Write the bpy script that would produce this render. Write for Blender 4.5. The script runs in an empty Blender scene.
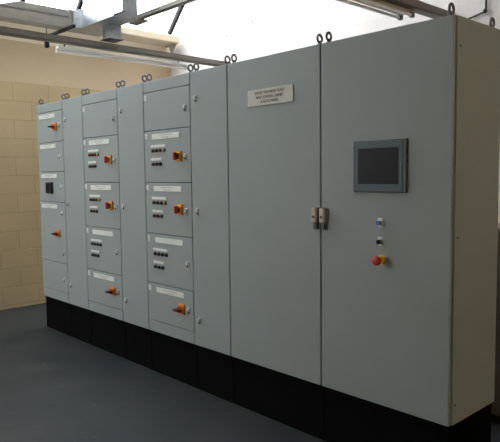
import bpy, bmesh, math, random
from mathutils import Matrix, Vector
random.seed(4)
scn = bpy.context.scene
COL = scn.collection
PL = 0.34            # plinth height: the cabinet bodies start here
HT = 2.34            # top of the cabinets

# ---------------------------------------------------------------- materials
def new_mat(name):
    m = bpy.data.materials.new(name); m.use_nodes = True
    return m, m.node_tree, m.node_tree.nodes['Principled BSDF']

def mat(name, col, rough=0.5, metal=0.0, var=0.04, scale=6.0, bump=0.0, bscale=60.0, spec=0.5, coat=0.0):
    m, nt, b = new_mat(name)
    tc = nt.nodes.new('ShaderNodeTexCoord')
    n = nt.nodes.new('ShaderNodeTexNoise'); n.inputs['Scale'].default_value = scale
    n.inputs['Detail'].default_value = 5
    nt.links.new(tc.outputs['Object'], n.inputs['Vector'])
    r = nt.nodes.new('ShaderNodeValToRGB')
    r.color_ramp.elements[0].position = 0.3; r.color_ramp.elements[1].position = 0.7
    r.color_ramp.elements[0].color = tuple(max(0, c*(1-var)) for c in col) + (1,)
    r.color_ramp.elements[1].color = tuple(min(1, c*(1+var)) for c in col) + (1,)
    nt.links.new(n.outputs['Fac'], r.inputs['Fac'])
    nt.links.new(r.outputs['Color'], b.inputs['Base Color'])
    b.inputs['Roughness'].default_value = rough
    b.inputs['Metallic'].default_value = metal
    b.inputs['Specular IOR Level'].default_value = spec
    b.inputs['Coat Weight'].default_value = coat
    if bump:
        n2 = nt.nodes.new('ShaderNodeTexNoise'); n2.inputs['Scale'].default_value = bscale
        n2.inputs['Detail'].default_value = 6
        nt.links.new(tc.outputs['Object'], n2.inputs['Vector'])
        bp = nt.nodes.new('ShaderNodeBump'); bp.inputs['Strength'].default_value = bump
        bp.inputs['Distance'].default_value = 0.01
        nt.links.new(n2.outputs['Fac'], bp.inputs['Height'])
        nt.links.new(bp.outputs['Normal'], b.inputs['Normal'])
    return m

def block_mat(name, col, joint, axis, zoff, bumpd=0.006):
    """painted concrete blockwork, blocks 450 x 225 mm"""
    m, nt, b = new_mat(name)
    g = nt.nodes.new('ShaderNodeNewGeometry')
    sp = nt.nodes.new('ShaderNodeSeparateXYZ'); cb = nt.nodes.new('ShaderNodeCombineXYZ')
    nt.links.new(g.outputs['Position'], sp.inputs[0])
    nt.links.new(sp.outputs[axis], cb.inputs[0])
    ad = nt.nodes.new('ShaderNodeMath'); ad.operation = 'ADD'; ad.inputs[1].default_value = zoff
    nt.links.new(sp.outputs[2], ad.inputs[0]); nt.links.new(ad.outputs[0], cb.inputs[1])
    br = nt.nodes.new('ShaderNodeTexBrick')
    br.inputs['Scale'].default_value = 1.0
    br.inputs['Brick Width'].default_value = 0.45; br.inputs['Row Height'].default_value = 0.225
    br.inputs['Mortar Size'].default_value = 0.006; br.inputs['Mortar Smooth'].default_value = 0.3
    br.inputs['Color1'].default_value = tuple(col) + (1,)
    br.inputs['Color2'].default_value = tuple(c*0.95 for c in col) + (1,)
    br.inputs['Mortar'].default_value = tuple(joint) + (1,)
    nt.links.new(cb.outputs[0], br.inputs['Vector'])
    n = nt.nodes.new('ShaderNodeTexNoise'); n.inputs['Scale'].default_value = 2.2; n.inputs['Detail'].default_value = 7
    nt.links.new(g.outputs['Position'], n.inputs['Vector'])
    r = nt.nodes.new('ShaderNodeMapRange'); r.inputs[1].default_value = 0.3; r.inputs[2].default_value = 0.7
    r.inputs[3].default_value = 0.93; r.inputs[4].default_value = 1.05
    nt.links.new(n.outputs['Fac'], r.inputs[0])
    mx = nt.nodes.new('ShaderNodeVectorMath'); mx.operation = 'SCALE'
    nt.links.new(br.outputs['Color'], mx.inputs[0]); nt.links.new(r.outputs[0], mx.inputs['Scale'])
    nt.links.new(mx.outputs[0], b.inputs['Base Color'])
    b.inputs['Roughness'].default_value = 0.6
    n2 = nt.nodes.new('ShaderNodeTexNoise'); n2.inputs['Scale'].default_value = 90
    nt.links.new(g.outputs['Position'], n2.inputs['Vector'])
    mm = nt.nodes.new('ShaderNodeMath'); mm.operation = 'MULTIPLY_ADD'
    nt.links.new(br.outputs['Fac'], mm.inputs[0]); mm.inputs[1].default_value = -1.0
    nt.links.new(n2.outputs['Fac'], mm.inputs[2])
    bp = nt.nodes.new('ShaderNodeBump'); bp.inputs['Strength'].default_value = 0.5
    bp.inputs['Distance'].default_value = bumpd
    nt.links.new(mm.outputs[0], bp.inputs['Height']); nt.links.new(bp.outputs['Normal'], b.inputs['Normal'])
    return m

def floor_mat():
    m, nt, b = new_mat('worn_floor_paint')
    g = nt.nodes.new('ShaderNodeNewGeometry')
    n = nt.nodes.new('ShaderNodeTexNoise'); n.inputs['Scale'].default_value = 1.7; n.inputs['Detail'].default_value = 9
    n.inputs['Roughness'].default_value = 0.62
    nt.links.new(g.outputs['Position'], n.inputs['Vector'])
    r = nt.nodes.new('ShaderNodeValToRGB')
    r.color_ramp.elements[0].position = 0.32; r.color_ramp.elements[0].color = (*FLOOR_A, 1)
    r.color_ramp.elements[1].position = 0.72; r.color_ramp.elements[1].color = (*FLOOR_B, 1)
    nt.links.new(n.outputs['Fac'], r.inputs['Fac'])
    v = nt.nodes.new('ShaderNodeTexNoise'); v.inputs['Scale'].default_value = 14; v.inputs['Detail'].default_value = 4
    nt.links.new(g.outputs['Position'], v.inputs['Vector'])
    r2 = nt.nodes.new('ShaderNodeMapRange'); r2.inputs[1].default_value = 0.66; r2.inputs[2].default_value = 0.74
    r2.inputs[4].default_value = 0.55
    nt.links.new(v.outputs['Fac'], r2.inputs[0])
    mx = nt.nodes.new('ShaderNodeMix'); mx.data_type = 'RGBA'
    nt.links.new(r2.outputs[0], mx.inputs['Factor']); nt.links.new(r.outputs['Color'], mx.inputs['A'])
    mx.inputs['B'].default_value = (FLOOR_B[0]*1.9, FLOOR_B[1]*1.9, FLOOR_B[2]*1.8, 1)
    nt.links.new(mx.outputs['Result'], b.inputs['Base Color'])
    r3 = nt.nodes.new('ShaderNodeMapRange'); r3.inputs[3].default_value = 0.45; r3.inputs[4].default_value = 0.7
    nt.links.new(n.outputs['Fac'], r3.inputs[0]); nt.links.new(r3.outputs[0], b.inputs['Roughness'])
    b.inputs['Specular IOR Level'].default_value = 0.2
    bp = nt.nodes.new('ShaderNodeBump'); bp.inputs['Strength'].default_value = 0.25; bp.inputs['Distance'].default_value = 0.006
    nt.links.new(v.outputs['Fac'], bp.inputs['Height']); nt.links.new(bp.outputs['Normal'], b.inputs['Normal'])
    return m

FLOOR_A = (0.021, 0.0245, 0.0275); FLOOR_B = (0.047, 0.049, 0.050)
GREY = mat('light_grey_powder_coat', (0.345, 0.377, 0.375), 0.55, var=0.02, scale=3, bump=0.03, bscale=400, spec=0.35)
SIDEG = mat('light_grey_side_panel', (0.345, 0.377, 0.375), 0.55, var=0.02, scale=3, bump=0.03, bscale=400, spec=0.35)
RUBBER = mat('black_rubber_gasket', (0.008, 0.008, 0.008), 0.8, spec=0.1)
BLACK = mat('black_plinth_paint', (0.0025, 0.003, 0.0025), 0.8, var=0.2, spec=0.08)
STEEL = mat('galvanised_steel', (0.40, 0.43, 0.46), 0.38, 0.75, var=0.22, scale=14)
DSTEEL = mat('dull_galvanised_duct', (0.42, 0.40, 0.365), 0.55, 0.3, var=0.12, scale=8)
BEAM = mat('grey_painted_steel_beam', (0.20, 0.18, 0.155), 0.6, 0.1, var=0.1)
RAFT = mat('dark_rafter_paint', (0.022, 0.022, 0.025), 0.8, spec=0.15)
EYE = mat('zinc_eye_bolt', (0.16, 0.155, 0.15), 0.4, 0.7)
CHROME = mat('satin_chrome', (0.80, 0.81, 0.83), 0.4, 0.2)
WPLAS = mat('white_plastic_plate', (0.80, 0.80, 0.78), 0.4)
LABELM = mat('engraved_white_label', (0.82, 0.83, 0.78), 0.4)
CREAMLAB = mat('cream_name_plate', (0.60, 0.58, 0.50), 0.45)
INK = mat('dark_engraving', (0.16, 0.14, 0.12), 0.6)
INKL = mat('pale_grey_engraving', (0.42, 0.42, 0.40), 0.6)
YEL = mat('orange_yellow_plastic', (0.78, 0.28, 0.03), 0.4)
YEL2 = mat('bright_yellow_plastic', (0.85, 0.60, 0.03), 0.4)
RED = mat('red_plastic', (0.55, 0.03, 0.015), 0.35)
DRED = mat('dark_red_plastic', (0.13, 0.012, 0.010), 0.35)
BROWNRED = mat('red_brown_handle', (0.07, 0.015, 0.01), 0.45)
PALEY = mat('dull_yellow_lens', (0.42, 0.32, 0.07), 0.35)
BLK = mat('black_plastic', (0.012, 0.012, 0.013), 0.35)
GRN = mat('dark_green_plastic', (0.02, 0.07, 0.03), 0.35)
BLUE = mat('blue_plastic', (0.02, 0.10, 0.50), 0.35)
BEZO = mat('dark_bezel_rim', (0.05, 0.052, 0.055), 0.45)
BEZI = mat('blue_grey_bezel', (0.10, 0.14, 0.155), 0.5, spec=0.3)
SCREEN = mat('dark_screen_glass', (0.020, 0.017, 0.020), 0.4, spec=0.1)
HND = mat('warm_grey_cast_handle', (0.60, 0.48, 0.38), 0.45, 0.0)
HNDD = mat('dark_handle_foot', (0.10, 0.11, 0.10), 0.5)
BATTEN = mat('white_batten_enamel', (0.86, 0.86, 0.84), 0.35)
BATTENO = mat('cream_aged_batten', (0.42, 0.36, 0.24), 0.5)
TUBE = mat('frosted_tube_glass', (0.90, 0.90, 0.90), 0.2)
WHITEWALL = block_mat('white_painted_blockwork', (0.74, 0.675, 0.655), (0.69, 0.63, 0.61), 0, 0.0, 0.002)
TAN = block_mat('tan_painted_blockwork', (0.57, 0.435, 0.25), (0.45, 0.34, 0.19), 1, -2.742 + 0.225*13, 0.006)
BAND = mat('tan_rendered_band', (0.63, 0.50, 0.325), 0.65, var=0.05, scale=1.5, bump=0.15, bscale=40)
UPPER_LIT = mat('cream_upper_skylit', (0.86, 0.75, 0.60), 0.65, var=0.04, scale=2, bump=0.1, bscale=40)  # cream paint lightened to stand in for skylight on the upper wall
CREAM = mat('cream_fascia_paint', (0.74, 0.64, 0.48), 0.5, var=0.04)
CEIL = mat('ceiling_board', (0.40, 0.36, 0.30), 0.8)
WARMW = mat('warm_cream_wall', (0.80, 0.60, 0.36), 0.7)
DIMW = mat('brown_wall_paint', (0.26, 0.21, 0.16), 0.7)
BROWN = mat('brown_painted_board', (0.14, 0.105, 0.088), 0.6)
CABLE = mat('black_cable_sheath', (0.03, 0.025, 0.025), 0.6)
FLOOR = floor_mat()

def glass_mat():
    m = bpy.data.materials.new('roof_glazing'); m.use_nodes = True
    nt = m.node_tree; nt.nodes.clear()
    o = nt.nodes.new('ShaderNodeOutputMaterial'); t = nt.nodes.new('ShaderNodeBsdfTransparent')
    gl = nt.nodes.new('ShaderNodeBsdfGlossy'); gl.inputs['Roughness'].default_value = 0.1
    f = nt.nodes.new('ShaderNodeLayerWeight'); f.inputs['Blend'].default_value = 0.15
    mm = nt.nodes.new('ShaderNodeMath'); mm.operation = 'MULTIPLY'; mm.inputs[1].default_value = 0.5
    mx = nt.nodes.new('ShaderNodeMixShader'); t.inputs[0].default_value = (0.96, 0.97, 0.97, 1)
    nt.links.new(f.outputs['Fresnel'], mm.inputs[0]); nt.links.new(mm.outputs[0], mx.inputs[0])
    nt.links.new(t.outputs[0], mx.inputs[1]); nt.links.new(gl.outputs[0], mx.inputs[2])
    nt.links.new(mx.outputs[0], o.inputs[0])
    return m
GLASS = glass_mat()

# ---------------------------------------------------------------- geometry helpers
def tag(o, label=None, cat=None, group=None, kind=None):
    if label: o['label'] = label
    if cat: o['category'] = cat
    if group: o['group'] = group
    if kind: o['kind'] = kind
    return o

def empty(name, loc, label, cat, group=None):
    o = bpy.data.objects.new(name, None); COL.objects.link(o); o.location = loc
    o.empty_display_size = 0.1
    return tag(o, label, cat, group)

class MB:
    """collects shapes in world coordinates, builds one mesh object"""
    def __init__(s): s.bm = bmesh.new(); s.mats = []
    def mi(s, m):
        if m not in s.mats: s.mats.append(m)
        return s.mats.index(m)
    def _fin(s, geom_faces, m):
        i = s.mi(m)
        for f in geom_faces: f.material_index = i
    def box(s, x0, x1, y0, y1, z0, z1, m, bev=0.0, seg=2):
        b = bmesh.new()
        bmesh.ops.create_cube(b, size=1)
        for v in b.verts:
            v.co = Vector(((x0+x1)/2 + v.co.x*(x1-x0), (y0+y1)/2 + v.co.y*(y1-y0), (z0+z1)/2 + v.co.z*(z1-z0)))
        if bev:
            bmesh.ops.bevel(b, geom=list(b.edges), offset=bev, segments=seg, affect='EDGES', profile=0.5)
        s.merge(b, m); return s
    def merge(s, b, m, smooth=False, mtx=None):
        if mtx is not None: bmesh.ops.transform(b, matrix=mtx, verts=list(b.verts))
        me = bpy.data.meshes.new('tmp'); b.to_mesh(me); b.free()
        n = len(s.bm.faces); s.bm.from_mesh(me); bpy.data.meshes.remove(me)
        s.bm.faces.ensure_lookup_table(); i = s.mi(m)
        for f in s.bm.faces[n:]:
            f.material_index = i; f.smooth = smooth
    def cyl(s, p0, p1, r0, m, r1=None, seg=20, smooth=True):
        p0, p1 = Vector(p0), Vector(p1); d = p1-p0
        b = bmesh.new()
        bmesh.ops.create_cone(b, cap_ends=True, segments=seg, radius1=r0, radius2=r0 if r1 is None else r1, depth=d.length)
        q = d.to_track_quat('Z', 'Y').to_matrix().to_4x4()
        s.merge(b, m, False, Matrix.Translation((p0+p1)/2) @ q)
        if smooth:
            for f in s.bm.faces[-(seg+2):]:
                if len(f.verts) == 4: f.smooth = True
        return s
    def sph(s, c, r, m, sc=(1, 1, 1)):
        b = bmesh.new(); bmesh.ops.create_uvsphere(b, u_segments=20, v_segments=12, radius=r)
        s.merge(b, m, True, Matrix.Translation(c) @ Matrix.Diagonal((*sc, 1))); return s
    def torus(s, c, R, r, m, sx=1, sz=1.0, seg=28, sub=10):
        # ring standing upright in the yz plane
        b = bmesh.new(); rings = []
        for i in range(seg):
            a = 2*math.pi*i/seg; ring = []
            for j in range(sub):
                t = 2*math.pi*j/sub; rr = R + r*math.cos(t)
                ring.append(b.verts.new((c[0]+r*math.sin(t), c[1]+rr*math.cos(a)*sx, c[2]+rr*math.sin(a)*sz)))
            rings.append(ring)
        for i in range(seg):
            for j in range(sub):
                b.faces.new((rings[i][j], rings[i][(j+1) % sub], rings[(i+1) % seg][(j+1) % sub], rings[(i+1) % seg][j]))
        s.merge(b, m, True); return s
    def prism(s, pts, vec, m):
        b = bmesh.new(); v = [b.verts.new(p) for p in pts]; f = b.faces.new(v)
        r = bmesh.ops.extrude_face_region(b, geom=[f])
        bmesh.ops.translate(b, vec=vec, verts=[e for e in r['geom'] if isinstance(e, bmesh.types.BMVert)])
        bmesh.ops.recalc_face_normals(b, faces=list(b.faces))
        s.merge(b, m); return s
    def build(s, name, parent=None, label=None):
        me = bpy.data.meshes.new(name)
        bmesh.ops.recalc_face_normals(s.bm, faces=list(s.bm.faces))
        # origin: centre of the base
        xs = [v.co.x for v in s.bm.verts]; ys = [v.co.y for v in s.bm.verts]; zs = [v.co.z for v in s.bm.verts]
        o0 = Vector(((min(xs)+max(xs))/2, (min(ys)+max(ys))/2, min(zs)))
        bmesh.ops.translate(s.bm, vec=-o0, verts=list(s.bm.verts))
        s.bm.to_mesh(me); s.bm.free()
        for m in s.mats: me.materials.append(m)
        o = bpy.data.objects.new(name, me); COL.objects.link(o)
        if parent is None:
            o.location = o0
        else:
            o.parent = parent
            w = Vector((0, 0, 0)); p = parent
            while p: w += p.location; p = p.parent
            o.location = o0 - w
        if label: o['label'] = label
        return o

def structure(o): o['kind'] = 'structure'; return o

# ---------------------------------------------------------------- the setting
XL, XR, YB, YF, ZR, ZC = -5.85, 3.3, 2.56, -5.1, 3.62, 5.6
structure(MB().box(XL-.2, XR+.2, YF-.2, YB+.2, -0.15, 0, FLOOR).build('floor'))
structure(MB().box(XL-.2, XL, YF, YB, 0, 2.742, TAN).build('wall_left'))
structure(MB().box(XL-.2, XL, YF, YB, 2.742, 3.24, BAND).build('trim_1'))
structure(MB().box(XL-.2, XL-.004, YF, YB, 3.24, 3.56, UPPER_LIT).build('trim_2'))
structure(MB().box(XL-.2, XR+.2, YB, YB+.2, 0, ZC, WHITEWALL).build('wall_back'))
# fascia beam / wall plate that carries the roof glazing
fa = MB()
fa.prism([(XL-.2, YF, 3.56), (XL-.2, YF, 3.46), (-5.58, YF, 3.455), (-5.55, YF, 3.47), (-5.55, YF, 3.55), (-5.58, YF, 3.57)], (0, 2.5-YF, 0), CREAM)
structure(fa.build('trim_3'))
br = MB(); br.prism([(-5.76, 2.46, 3.455), (-5.57, 2.46, 3.455), (-5.70, 2.46, 3.28)], (0, 0.012, 0), DSTEEL)
br.box(-5.84, -5.6, 2.45, 2.48, 3.44, 3.455, DSTEEL)
tag(br.build('shelf_bracket'), 'dark triangular steel bracket under the far end of the cream roof ledge', 'bracket')
# window wall behind the camera
def wall_with_hole(name, x0, x1, y0, y1, z0, z1, hx0, hx1, hz0, hz1, m, axis='x'):
    w = MB()
    if axis == 'x':
        w.box(x0, hx0, y0, y1, z0, z1, m); w.box(hx1, x1, y0, y1, z0, z1, m)
        w.box(hx0, hx1, y0, y1, z0, hz0, m); w.box(hx0, hx1, y0, y1, hz1, z1, m)
    else:
        w.box(x0, x1, y0, hx0, z0, z1, m); w.box(x0, x1, hx1, y1, z0, z1, m)
        w.box(x0, x1, hx0, hx1, z0, hz0, m); w.box(x0, x1, hx0, hx1, hz1, z1, m)
    return structure(w.build(name))
WX0, WX1, WZ0, WZ1 = -5.75, -4.25, 0.9, 3.1
wall_with_hole('wall_front', XL-.2, XR+.2, YF-.2, YF, 0, ZC, WX0, WX1, WZ0, WZ1, DIMW)
structure(MB().box(XR, XR+.2, YF, YB, 0, ZC, WARMW).build('wall_right'))
w1 = structure(MB().box(WX0, WX1, YF-.12, YF-.115, WZ0, WZ1, GLASS).build('window_1'))
f = MB()
for x in (WX0, -5.02, WX1-.05): f.box(x, x+.05, YF-.14, YF-.09, WZ0, WZ1, WPLAS)
for z in (WZ0, WZ1-.05): f.box(WX0, WX1, YF-.14, YF-.09, z, z+.05, WPLAS)
f.build('window_frame', w1)
# roof: glazing at 45 degrees from the ledge, then a flat boarded ceiling
GX0, GZ0 = -5.72, 3.60
GL = ZC - GZ0
structure(MB().box(GX0+GL, XR+.2, YF-.2, YB+.2, ZC, ZC+.1, CEIL).build('ceiling'))
GY0 = -1.6                       # glazing runs from here to the back wall, boards before it
g = MB(); n = (0.006, 0, 0)
g.prism([(GX0, GY0, GZ0), (GX0+GL, GY0, ZC), (GX0+GL, YB, ZC), (GX0, YB, GZ0)], (-0.006, 0, 0.006), GLASS)
w3 = structure(g.build('window_3'))
structure(MB().prism([(GX0, YF, GZ0), (GX0+GL, YF, ZC), (GX0+GL, GY0, ZC), (GX0, GY0, GZ0)], (-0.08, 0, 0.08), CEIL).build('trim_4'))
structure(MB().prism([(XL-.2, YF, 3.56), (XL-.2, YF, ZC), (XL-.1, YF, ZC), (XL-.1, YF, 3.56)], (0, GY0-YF, 0), CEIL).build('trim_5'))
for y in (-1.55, -0.6, 0.26, 0.95, 2.36):
    r = MB(); t = 0.05
    r.prism([(-5.66, y-.022, 3.55), (-5.59, y-.022, 3.55), (GX0+GL+.02, y-.022, ZC-.09), (GX0+GL-.04, y-.022, ZC-.0)], (0, 0.045, 0), RAFT)
    r.build('glazing_bar', w3)

# ---------------------------------------------------------------- cabinets
XS = [-4.680, -4.092, -3.685, -3.063, -2.661, -2.051, -1.640, -0.8225, 0.0]
DEPTH = 0.496

def eye_bolt(parent, x, y):
    m = MB()
    m.cyl((x, y, HT), (x, y, HT+.010), .014, EYE)
    m.cyl((x, y, HT+.008), (x, y, HT+.020), .008, EYE)
    m.torus((x, y, HT+.039), .0200, .0072, EYE, sx=1, sz=1.08)
    m.build('eye_bolt', parent)

def lock(parent, x, z, col=CHROME):
    m = MB()
    m.box(x-.012, x+.012, -.006, 0.0, z-.026, z+.026, CHROME, .004)
    m.cyl((x, -.006, z+.010), (x, -.018, z+.010), .010, CHROME)
    m.box(x-.005, x+.005, -.014, -.005, z-.020, z-.004, HNDD, .001)
    m.cyl((x, -.018, z+.010), (x, -.0185, z+.010), .003, BLK, seg=8)
    m.build('lock', parent)

def hinge_plate(parent, x, z):
    m = MB()
    m.box(x-.017, x+.017, -.004, 0, z-.022, z-.001, WPLAS, .0015)
    m.box(x-.017, x+.017, -.004, 0, z+.001, z+.022, WPLAS, .0015)
    m.cyl((x-.013, -.004, z-.020), (x-.013, -.004, z+.020), .004, CHROME)
    m.build('hinge', parent)

def label_plate(parent, x0, z, w=.36, h=.040, txt=2, lab=LABELM):
    m = MB()
    m.box(x0, x0+w, -.004, 0, z-h/2, z+h/2, lab, .001)
    for s in (0, 1):      # pan head fixing screws
        xx = x0 + .012 + s*(w-.024)
        m.cyl((xx, -.004, z), (xx, -.0055, z), .004, CHROME, seg=10)
    rows = [(.008, .45), (-.009, .25)][:txt]
    for dz, fr in rows:   # faint engraved lettering, too small to read
        x = x0 + w*.5 - w*fr/2
        while x < x0 + w*.5 + w*fr/2:
            l = random.uniform(.006, .016)
            m.box(x, x+l, -.0045, -.0038, z+dz-.0028, z+dz+.0028, INKL); x += l+.005
    m.build('label_plate', parent)

def strip(parent, x0, x1, z):
    m = MB(); m.box(x0, x1, -.006, 0, z-.010, z+.010, WPLAS, .0015)
    m.build('legend_strip', parent)

def button(parent, x, z, cm, name='push_button', r=.0125):
    m = MB()
    m.cyl((x, 0, z), (x, -.006, z), r+.002, BLK)
    m.cyl((x, -.006, z), (x, -.016, z), r, cm, r1=r*.92)
    m.sph((x, -.016, z), r*.9, cm, (1, .25, 1))
    m.build(name, parent)

def rotary(parent, x, z, off):
    m = MB()
    m.box(x-.034, x+.034, -.014, 0, z-.040, z+.040, YEL, .004)
    m.cyl((x, -.014, z), (x, -.022, z), .031, YEL2 if not off else YEL)
    m.build('switch_plate', parent, 'orange square mounting plate')
    m = MB()
    m.cyl((x, -.022, z), (x, -.034, z), .025, RED)
    if off:
        m.box(x-.028, x+.028, -.072, -.032, z-.0095, z+.0095, BROWNRED, .004)
    else:
        m.box(x-.010, x+.010, -.058, -.032, z-.028, z+.028, RED, .004)
        m.box(x-.022, x+.022, -.042, -.032, z-.013, z+.013, DRED, .003)
    m.build('switch_handle', parent, 'dark red lever pointing outward' if off else 'red upright lever')

def enclosure(name, i, label, cat='cabinet', group=None):
    x0, x1 = XS[i], XS[i+1]
    root = empty(name, ((x0+x1)/2, DEPTH/2, PL), label, cat, group)
    b = MB()
    b.box(x0+.001, x1-.001, .029, DEPTH, PL, HT, SIDEG if i == 7 else GREY, .004)
    b.box(x0+.010, x1-.010, .018, .034, PL+.008, HT-.008, RUBBER)
    b.build('body', root)
    eye_bolt(root, x0+.024, .045); eye_bolt(root, x1-.044, .045)
    return root, x0, x1

def panel(root, x0, x1, z0, z1, name='door', gap=.0035, label=None):
    m = MB(); m.box(x0+gap, x1-gap, 0.0, .020, z0+.0022, z1-.0022, GREY, .003)
    return m.build(name, root, label)

# --- column A: five small compartments, narrow stack at the far left
BT, TP = PL+.002, HT
root, x0, x1 = enclosure('switchgear_cabinet', 0, 'leftmost grey switchgear cabinet, stacked small doors with two orange switches and a black meter')
panel(root, x0, x1, 2.250, TP, 'top_panel')
panel(root, x0, x1, BT, .437, 'bottom_panel')
zs = [2.250, 1.948, 1.650, 1.345, .736, .437]
d = [panel(root, x0, x1, zs[k+1], zs[k]) for k in range(5)]
for k in (0, 1, 2): label_plate(d[k], x0+.065, zs[k]-.043); lock(d[k], x1-.065, zs[k]-.155 if k else 2.10)
label_plate(d[3], x0+.050, zs[3]-.045)
lock(d[3], x1-.065, 1.235); lock(d[3], x1-.065, .834); lock(d[4], x1-.065, .567)
rotary(d[0], -4.245, 2.092, True)
rotary(d[3], -4.255, 1.030, True)
m = MB(); m.box(-4.464, -4.350, -.030, 0, 1.430, 1.544, BLK, .004); m.box(-4.452, -4.368, -.032, -.029, 1.462, 1.530, SCREEN, .001)
m.build('meter', d[2], 'black square panel meter')

def cable_way(i, label, hinge_lock):
    root, x0, x1 = enclosure('cable_cabinet', i, label)
    p = panel(root, x0, x1, BT, TP)
    for z in (2.14, 1.336, .533): lock(p, x0+.070, z)
    return root
cable_way(1, 'narrow grey cable compartment with one tall door, right of the leftmost switchgear cabinet', 0)

def control_stack(i, label, xb, dl):
    root, x0, x1 = enclosure('switchgear_cabinet', i, label)
    zs = [2.250, 1.950, 1.546, 1.141, .742, .437]
    panel(root, x0, x1, zs[0], TP, 'top_panel'); panel(root, x0, x1, BT, zs[5], 'bottom_panel')
    d = [panel(root, x0, x1, zs[k+1], zs[k]) for k in range(5)]
    for k in range(5): hinge_plate(d[k], x0+.035, zs[k]-.042)
    for k in range(1, 5): label_plate(d[k], x0+(.112, .112, .122, .128, .126)[k], zs[k]-.048, .365, .042, 0 if k == 3 else 2)
    for k, z in enumerate((2.09, 1.735, 1.332, .936, .586)): lock(d[k], x1-.060, z)
    lx = x0+.098
    for k, z in ((1, 1.829), (2, 1.423), (3, 1.018)):
        strip(d[k], lx, lx+.195, z)
        strip(d[k], lx, lx+.145, z-.102)
        c4 = [BLK]*4 if k == 3 else [DRED, DRED, DRED, PALEY]
        if k == 2: c4 = [BLK, BLK, DRED, PALEY]
        c3 = [BLK]*3 if k == 3 else [GRN, DRED, BLK]
        if k == 2: c3[2] = GRN
        for j in range(4): button(d[k], lx+.027+j*.0505, z-.036, c4[j], 'indicator_lamp' if k < 3 else 'push_button')
        for j in range(3): button(d[k], lx+.027+j*.0505, z-.140, c3[j])
    rotary(d[1], x1-.141, 1.742, False)
    rotary(d[2], x1-.141, 1.345, False)
    rotary(d[4], x1-.145, .588, True)
    return root
control_stack(2, 'second grey switchgear cabinet from the left, stacked doors with button rows, three orange switches', 0, 0)
cable_way(3, 'narrow grey cable compartment with one tall door, between second and third switchgear cabinets', 0)
control_stack(4, 'third and nearest grey switchgear cabinet with stacked doors, button rows and three orange switches', 0, 0)
cable_way(5, 'narrow grey cable compartment with one tall door, left of the name plate cabinet', 0)

# --- wide cabinet with name plate
def swing_handle(parent, x):
    m = MB()
    m.box(x-.019, x+.019, -.010, 0, 1.275, 1.405, HNDD, .004)
    m.box(x-.017, x+.017, -.030, -.008, 1.318, 1.403, HND, .006)
    m.cyl((x, -.029, 1.350), (x, -.034, 1.350), .009, BLK)
    m.box(x-.013, x+.013, -.020, -.008, 1.282, 1.312, HNDD, .004)
    m.build('handle', parent, 'warm grey swing handle with a dark foot')

root, x0, x1 = enclosure('control_cabinet', 6, 'wide grey cabinet with an engraved cream name plate high on its tall door')
dd = panel(root, x0, x1, BT, TP, gap=.005)
m = MB(); m.box(-1.432, -1.032, -.006, 0, 2.034, 2.136, CREAMLAB, .0015)
for xx in (-1.42, -1.044):
    for zz in (2.044, 2.126): m.cyl((xx, -.006, zz), (xx, -.0075, zz), .004, CHROME, seg=10)
m.build('name_plate', dd, 'cream engraved name plate')

def text(body, x, z, size, parent, mtl, name='lettering', w=None):
    cu = bpy.data.curves.new('t', 'FONT'); cu.body = body; cu.size = size; cu.align_x = 'CENTER'; cu.align_y = 'CENTER'
    cu.extrude = .0004; cu.offset = 0.0005
    to = bpy.data.objects.new('t', cu); COL.objects.link(to)
    dg = bpy.context.evaluated_depsgraph_get(); dg.update()
    me = bpy.data.meshes.new_from_object(to.evaluated_get(dg))
    bpy.data.objects.remove(to)
    s = 1.0
    xs = [v.co.x for v in me.vertices]
    if w: s = w/(max(xs)-min(xs))
    for v in me.vertices:
        v.co = Vector((v.co.x*s, -v.co.z, v.co.y))
    me.materials.clear(); me.materials.append(mtl)
    o = bpy.data.objects.new(name, me); COL.objects.link(o); o.parent = parent
    ww = Vector(); p = parent
    while p: ww += p.location; p = p.parent
    o.location = Vector((x, -.0064, z)) - ww
    return o
text('WATER TREATMENT PLANT', -1.232, 2.112, .025, dd, INK, w=.265)
text('MAIN CONTROL CABINET', -1.232, 2.084, .025, dd, INK, w=.240)
text('& AUTO PANEL', -1.232, 2.056, .025, dd, INK, w=.160)
swing_handle(dd, -.8545)

# --- wide cabinet with the touch screen
root, x0, x1 = enclosure('control_cabinet', 7, 'nearest wide grey cabinet at the right end, with touch screen and red emergency stop')
dd = panel(root, x0, x1, BT, TP, gap=.005)
swing_handle(dd, -.7945)
m = MB()
m.box(-.580, -.247, -.012, 0, 1.497, 1.773, BEZO, .004)
m.box(-.572, -.270, -.0145, -.011, 1.505, 1.765, BEZI, .001)
m.box(-.546, -.291, -.0150, -.013, 1.542, 1.732, SCREEN)
m.build('touch_screen', dd, 'dark touch screen in a blue-grey bezel')
for nm, cm, z in (('push_button', BLUE, 1.336), ('selector_switch', BLK, 1.236)):
    x = -.408
    m = MB(); m.box(x-.016, x+.016, -.004, 0, z-.023, z+.027, WPLAS, .002)
    m.cyl((x-.001, -.004, z), (x-.001, -.010, z), .0145, CHROME)
    m.cyl((x-.001, -.010, z), (x-.001, -.024, z), .012, cm)
    if cm is BLK: m.box(x-.004, x+.002, -.032, -.022, z-.012, z+.012, BLK, .001)
    m.build(nm, dd, ('blue' if cm is BLUE else 'black') + ' control on a white plate')
x, z = -.400, 1.140
m = MB(); m.cyl((x, 0, z), (x, -.004, z), .026, YEL2); m.cyl((x, -.004, z), (x, -.026, z), .021, YEL2, r1=.018)
m.cyl((x, -.026, z), (x, -.048, z), .017, RED, r1=.027); m.cyl((x, -.048, z), (x, -.058, z), .027, RED, r1=.023)
m.sph((x, -.058, z), .023, RED, (1, .25, 1))
m.build('emergency_stop', dd, 'red mushroom emergency stop on a yellow collar')
for z in (PL+.10, 1.28, 2.20):      # side panel fixing screws
    m = MB(); m.cyl((0, .055, z), (.0025, .055, z), .005, BLK, seg=12); m.build('screw', root)
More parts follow.
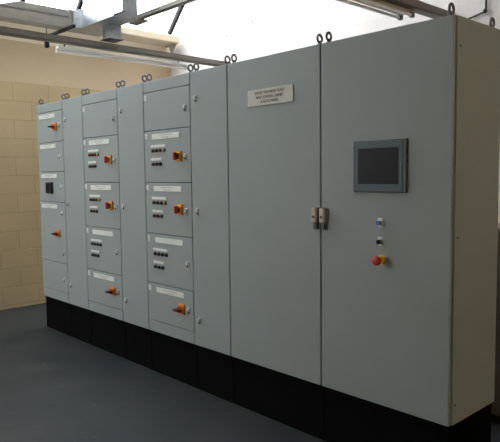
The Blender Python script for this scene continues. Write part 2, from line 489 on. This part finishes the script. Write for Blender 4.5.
eye_bolt(root, -.040, DEPTH-.035)

# --- plinth
m = MB()
m.box(XS[0]+.004, -.012, .022, DEPTH-.01, .0, PL-.001, BLACK, .003)
for xx in XS[1:-1]: m.box(xx-.003, xx+.003, .018, .024, .02, PL-.02, BLACK)
for a, b2 in zip(XS[:-1], XS[1:]):
    for s in (a+.06, b2-.06): m.cyl((s, .022, .30), (s, .016, .30), .008, BLACK, seg=8)
tag(m.build('plinth'), 'long black steel plinth on the floor under the whole row of cabinets', 'plinth')

# ---------------------------------------------------------------- overhead services
def channel(x0, x1, y0, y1, z0, z1, m, along='y', t=.006):
    """lipped U channel, open side up"""
    b = MB()
    if along == 'y':
        b.box(x0, x1, y0, y1, z0, z0+t, m); b.box(x0, x0+t, y0, y1, z0, z1, m); b.box(x1-t, x1, y0, y1, z0, z1, m)
        b.box(x0, x0+.02, y0, y1, z1-t, z1, m); b.box(x1-.02, x1, y0, y1, z1-t, z1, m)
    else:
        b.box(x0, x1, y0, y1, z0, z0+t, m); b.box(x0, x1, y0, y0+t, z0, z1, m); b.box(x0, x1, y1-t, y1, z0, z1, m)
        b.box(x0, x1, y0, y0+.02, z1-t, z1, m); b.box(x0, x1, y1-.02, y1, z1-t, z1, m)
    return b
BZ = 2.655+PL
tag(channel(-4.62, -4.52, -2.6, YB, BZ, BZ+.064, BEAM).build('steel_beam'), 'grey steel support beam running above the left light batten to the back wall', 'beam')
tag(channel(-1.50, -1.40, -2.6, YB, BZ, BZ+.067, BEAM).build('steel_beam'), 'grey steel support beam at top right, beside the twin light fitting', 'beam')
tag(channel(-4.42, 3.3, .98, 1.04, 2.955+PL, 2.955+PL+.050, BEAM, 'x').build('steel_beam'), 'grey steel channel crossing high above the cabinets from the duct end', 'beam')

# main duct and its branch
dz = 2.90+PL
tn = empty('air_duct', (-4.6, .6, dz), 'grey sheet-metal air duct with a bright galvanised branch at top left', 'duct')
b = MB()
b.prism([(-5.04, -.28, dz+.12), (-4.87, -.28, dz+.12), (-4.87, -.28, dz), (-5.04, -.28, dz)], (0, .80, 0), DSTEEL)
b.prism([(-4.87, -.28, dz+.12), (-4.87, -.06, dz+.195), (-4.87, .52, dz+.195), (-4.87, .52, dz+.11), (-4.87, -.28, dz+.11)], (-.17, 0, 0), DSTEEL)
b.box(-5.04, -4.87, -2.6, -.28, dz, dz+.12, DSTEEL)
b.build('main_duct', tn)
b = MB(); b.box(-5.055, -4.855, .50, .525, dz-.012, dz+.21, DSTEEL, .003); b.build('duct_flange', tn)
b = MB()
b.prism([(-4.87, .525, dz), (-4.74, .60, dz), (-4.74, .95, dz), (-5.04, .95, dz), (-5.04, .525, dz)], (0, 0, .20), STEEL)
b.build('duct_elbow', tn)
b = MB(); b.box(-4.74, -4.10, .60, .88, dz, dz+.36, STEEL, .003); b.build('branch_duct', tn, 'bright galvanised branch duct')
b = MB(); b.box(-4.10, -3.92, .60, .645, dz+.012, dz+.36, STEEL, .003); b.box(-4.11, -4.09, .595, .885, dz-.004, dz+.37, STEEL, .003)
b.build('end_section', tn)
b = MB()
b.prism([(-4.555, .725, dz), (-4.410, .725, dz), (-4.410, .875, dz), (-4.555, .875, dz)], (0, 0, -.150), STEEL)
b.box(-4.585, -4.385, .705, .895, dz-.156, dz-.148, STEEL, .002)
b.box(-4.575, -4.395, .715, .885, dz-.160, dz-.154, BLK)
b.build('air_outlet', tn, 'square drop outlet with dark grille')
# strut under the duct, hung on a rod
b = MB(); b.box(-5.38, -4.68, .44, .475, dz-.030, dz-.001, RAFT, .003)
b.box(-5.40, -5.33, .42, .485, dz-.035, dz+.004, RAFT, .004); b.box(-5.385, -5.335, .43, .475, dz-.140, dz-.070, RAFT, .008); b.cyl((-5.36, .452, dz-.08), (-5.36, .452, dz), .008, RAFT)
b.cyl((-5.36, .452, dz), (-5.36, .452, dz+.75), .005, RAFT)
tag(b.build('duct_strut'), 'short dark strut on a thin rod, carrying the air duct above the left steel beam', 'strut')
b = MB(); b.cyl((-4.40, 1.065, 5.59), (-4.40, 1.065, 2.93+PL), .014, RAFT); b.box(-4.43, -4.20, .985, 1.09, 2.935+PL, 2.955+PL, BEAM)
tag(b.build('hanger_rod'), 'dark hanger rod dropping to the steel channel beside the duct end', 'rod')
# dark ceiling outlet at the very top edge
b = MB(); b.box(-2.95, -2.75, .80, 1.00, 3.0+PL, 3.01+PL, BLK, .002); b.box(-2.93, -2.77, .82, .98, 3.01+PL, 3.4+PL, STEEL)
vent = tag(b.build('ceiling_outlet'), 'dark square outlet peeking in at the top edge above the back wall', 'outlet')

# light fittings
lz = 2.60+PL
t = empty('light_fitting', (-4.66, 1.08, lz), 'white single-tube light batten hanging under the left beam', 'light')
b = MB(); b.box(-4.680, -4.630, .24, 1.93, lz+.006, lz+.036, BATTEN, .004)
b.build('housing', t)
b = MB(); b.cyl((-4.655, .26, lz-.018), (-4.655, 1.91, lz-.018), .013, TUBE)
b.cyl((-4.655, .235, lz-.018), (-4.655, .26, lz-.018), .015, WPLAS); b.cyl((-4.655, 1.91, lz-.018), (-4.655, 1.935, lz-.018), .015, WPLAS)
b.box(-4.665, -4.645, .228, .240, lz-.034, lz+.02, WPLAS); b.box(-4.665, -4.645, 1.932, 1.944, lz-.034, lz+.02, WPLAS)
b.build('tube', t)
for y in (.32, 1.80):
    b = MB(); b.cyl((-4.655, y, lz+.034), (-4.60, y-.02, BZ+.004), .007, RAFT); b.build('hanger', t)
t = empty('light_fitting', (-1.62, 1.0, lz), 'twin-tube light fitting with aged cream housing at top right', 'light')
b = MB(); b.box(-1.53, -1.465, .1, 1.93, lz+.030, BZ+.001, BATTENO, .004)
b.box(-1.56, -1.435, .14, 1.90, lz+.022, lz+.030, BATTENO)
b.build('housing', t)
for x in (-1.44, -1.555):
    b = MB(); b.cyl((x, .14, lz+.0), (x, 1.90, lz+.0), .013, TUBE)
    b.box(x-.016, x+.016, 1.90, 1.945, lz-.018, lz+.035, EYE, .003); b.box(x-.016, x+.016, .10, .14, lz-.018, lz+.035, EYE, .003)
    b.build('tube', t)
b = MB(); b.box(-1.56, -1.44, 1.90, 1.93, lz+.018, lz+.034, BATTENO); b.box(-1.56, -1.44, .11, .14, lz+.018, lz+.034, BATTENO); b.build('end_bracket', t)

for y in (.45, 1.70):
    b = MB(); b.box(-1.52, -1.475, y-.02, y+.02, BZ-.004, BZ+.012, EYE); b.cyl((-1.49, y, BZ+.006), (-1.49, y, BZ+.030), .008, EYE); b.build('hanger', t)

# ---------------------------------------------------------------- things on the back wall and floor
b = MB()
b.cyl((-1.086, YB-.016, 3.02), (-1.086, YB-.016, ZC), .008, CABLE)
b.sph((-1.088, YB-.028, 3.01), .020, CABLE)
b.cyl((-1.088, YB-.016, 3.01), (-1.20, YB-.016, 2.985), .008, CABLE)
b.cyl((-1.20, YB-.016, 2.985), (-1.40, YB-.016, 2.94), .006, CABLE)
tag(b.build('cable'), 'thin dark cable running down the white back wall at the right', 'cable')
for (x, z) in ((-4.61, 3.42), (-4.10, 3.50)):
    b = MB(); b.cyl((x, YB, z), (x, YB-.012, z), .014, DSTEEL, seg=8); b.cyl((x, YB-.012, z), (x, YB-.02, z), .007, DSTEEL, seg=8)
    tag(b.build('wall_bolt'), 'small grey bolt in the white back wall, ' + ('left' if x < -4.3 else 'right') + ' one of two', 'bolt', 'bolts in the back wall')
r = empty('storage_cupboard', (-.25, 1.16, 0), 'plain reddish brown cupboard standing on the floor behind the right end of the cabinets', 'cupboard')
b = MB(); b.box(-.74, .24, .975, 1.36, .06, 1.22, BROWN, .004); b.box(-.71, .21, .995, 1.34, 0, .06, BLK); b.box(-.76, .26, .955, 1.37, 1.22, 1.25, BROWN, .005)
b.build('body', r)
for x in (-.735, -.248):
    b = MB(); b.box(x, x+.483, .958, .975, .07, 1.21, BROWN, .003); dr = b.build('door', r)
    b = MB(); hx = -.29 if x < -.5 else -.21
    b.cyl((hx, .930, .70), (hx, .930, .82), .006, RAFT); b.cyl((hx, .930, .71), (hx, .958, .71), .005, RAFT); b.cyl((hx, .930, .81), (hx, .958, .81), .005, RAFT)
    b.build('handle', dr)
b = MB()
for k, (dx, dy, s) in enumerate(((0, 0, 1), (.012, .006, .6))):
    b.prism([(-1.63+dx-.008*s, -1.82+dy, .0), (-1.63+dx+.003*s, -1.828+dy, .0), (-1.63+dx+.010*s, -1.818+dy, .0), (-1.63+dx, -1.811+dy, .0)], (0, 0, .003), WPLAS)
FLK = b.build('paint_flake'); tag(FLK, 'tiny white flake lying on the dark floor at lower left', 'flake')

# ---------------------------------------------------------------- light
w = bpy.data.worlds.new('overcast'); scn.world = w; w.use_nodes = True
bg = w.node_tree.nodes['Background']
bg.inputs[0].default_value = (0.90, 0.96, 1.0, 1); bg.inputs[1].default_value = 12.5
def portal(loc, rot, sx, sy):
    l = bpy.data.lights.new('portal', 'AREA'); l.shape = 'RECTANGLE'; l.size = sx; l.size_y = sy
    l.cycles.is_portal = True
    o = bpy.data.objects.new('daylight_portal', l); COL.objects.link(o); o.location = loc; o.rotation_euler = rot
portal((GX0+GL/2-.02, (GY0+YB)/2, (GZ0+ZC)/2+.02), (0, math.radians(45), 0), GL*1.414, YB-GY0)
portal(((WX0+WX1)/2, YF-.1, (WZ0+WZ1)/2), (math.radians(90), 0, 0), WX1-WX0, WZ1-WZ0)

# ---------------------------------------------------------------- camera
cam = bpy.data.cameras.new('camera'); co = bpy.data.objects.new('camera', cam); COL.objects.link(co)
yaw, pitch, roll = -0.82343557, -0.07767915, -0.01156014
f = Vector((math.cos(pitch)*math.sin(yaw), math.cos(pitch)*math.cos(yaw), math.sin(pitch)))
r = Vector((math.cos(yaw), -math.sin(yaw), 0)); u = r.cross(f)
c, s = math.cos(roll), math.sin(roll)
r2 = r*c + u*s; u2 = -r*s + u*c
M = Matrix(((r2.x, u2.x, -f.x, 1.4407), (r2.y, u2.y, -f.y, -2.6587), (r2.z, u2.z, -f.z, 1.2604+PL), (0, 0, 0, 1)))
co.matrix_world = M
cam.sensor_fit = 'HORIZONTAL'; cam.sensor_width = 36.0; cam.lens = 598.0*36/500
cam.clip_start = .05
scn.camera = co
scn.view_settings.view_transform = 'Standard'; scn.view_settings.look = 'None'
scn.view_settings.gamma = 1.0; scn.view_settings.use_curve_mapping = False
scn.view_settings.exposure = 0.20
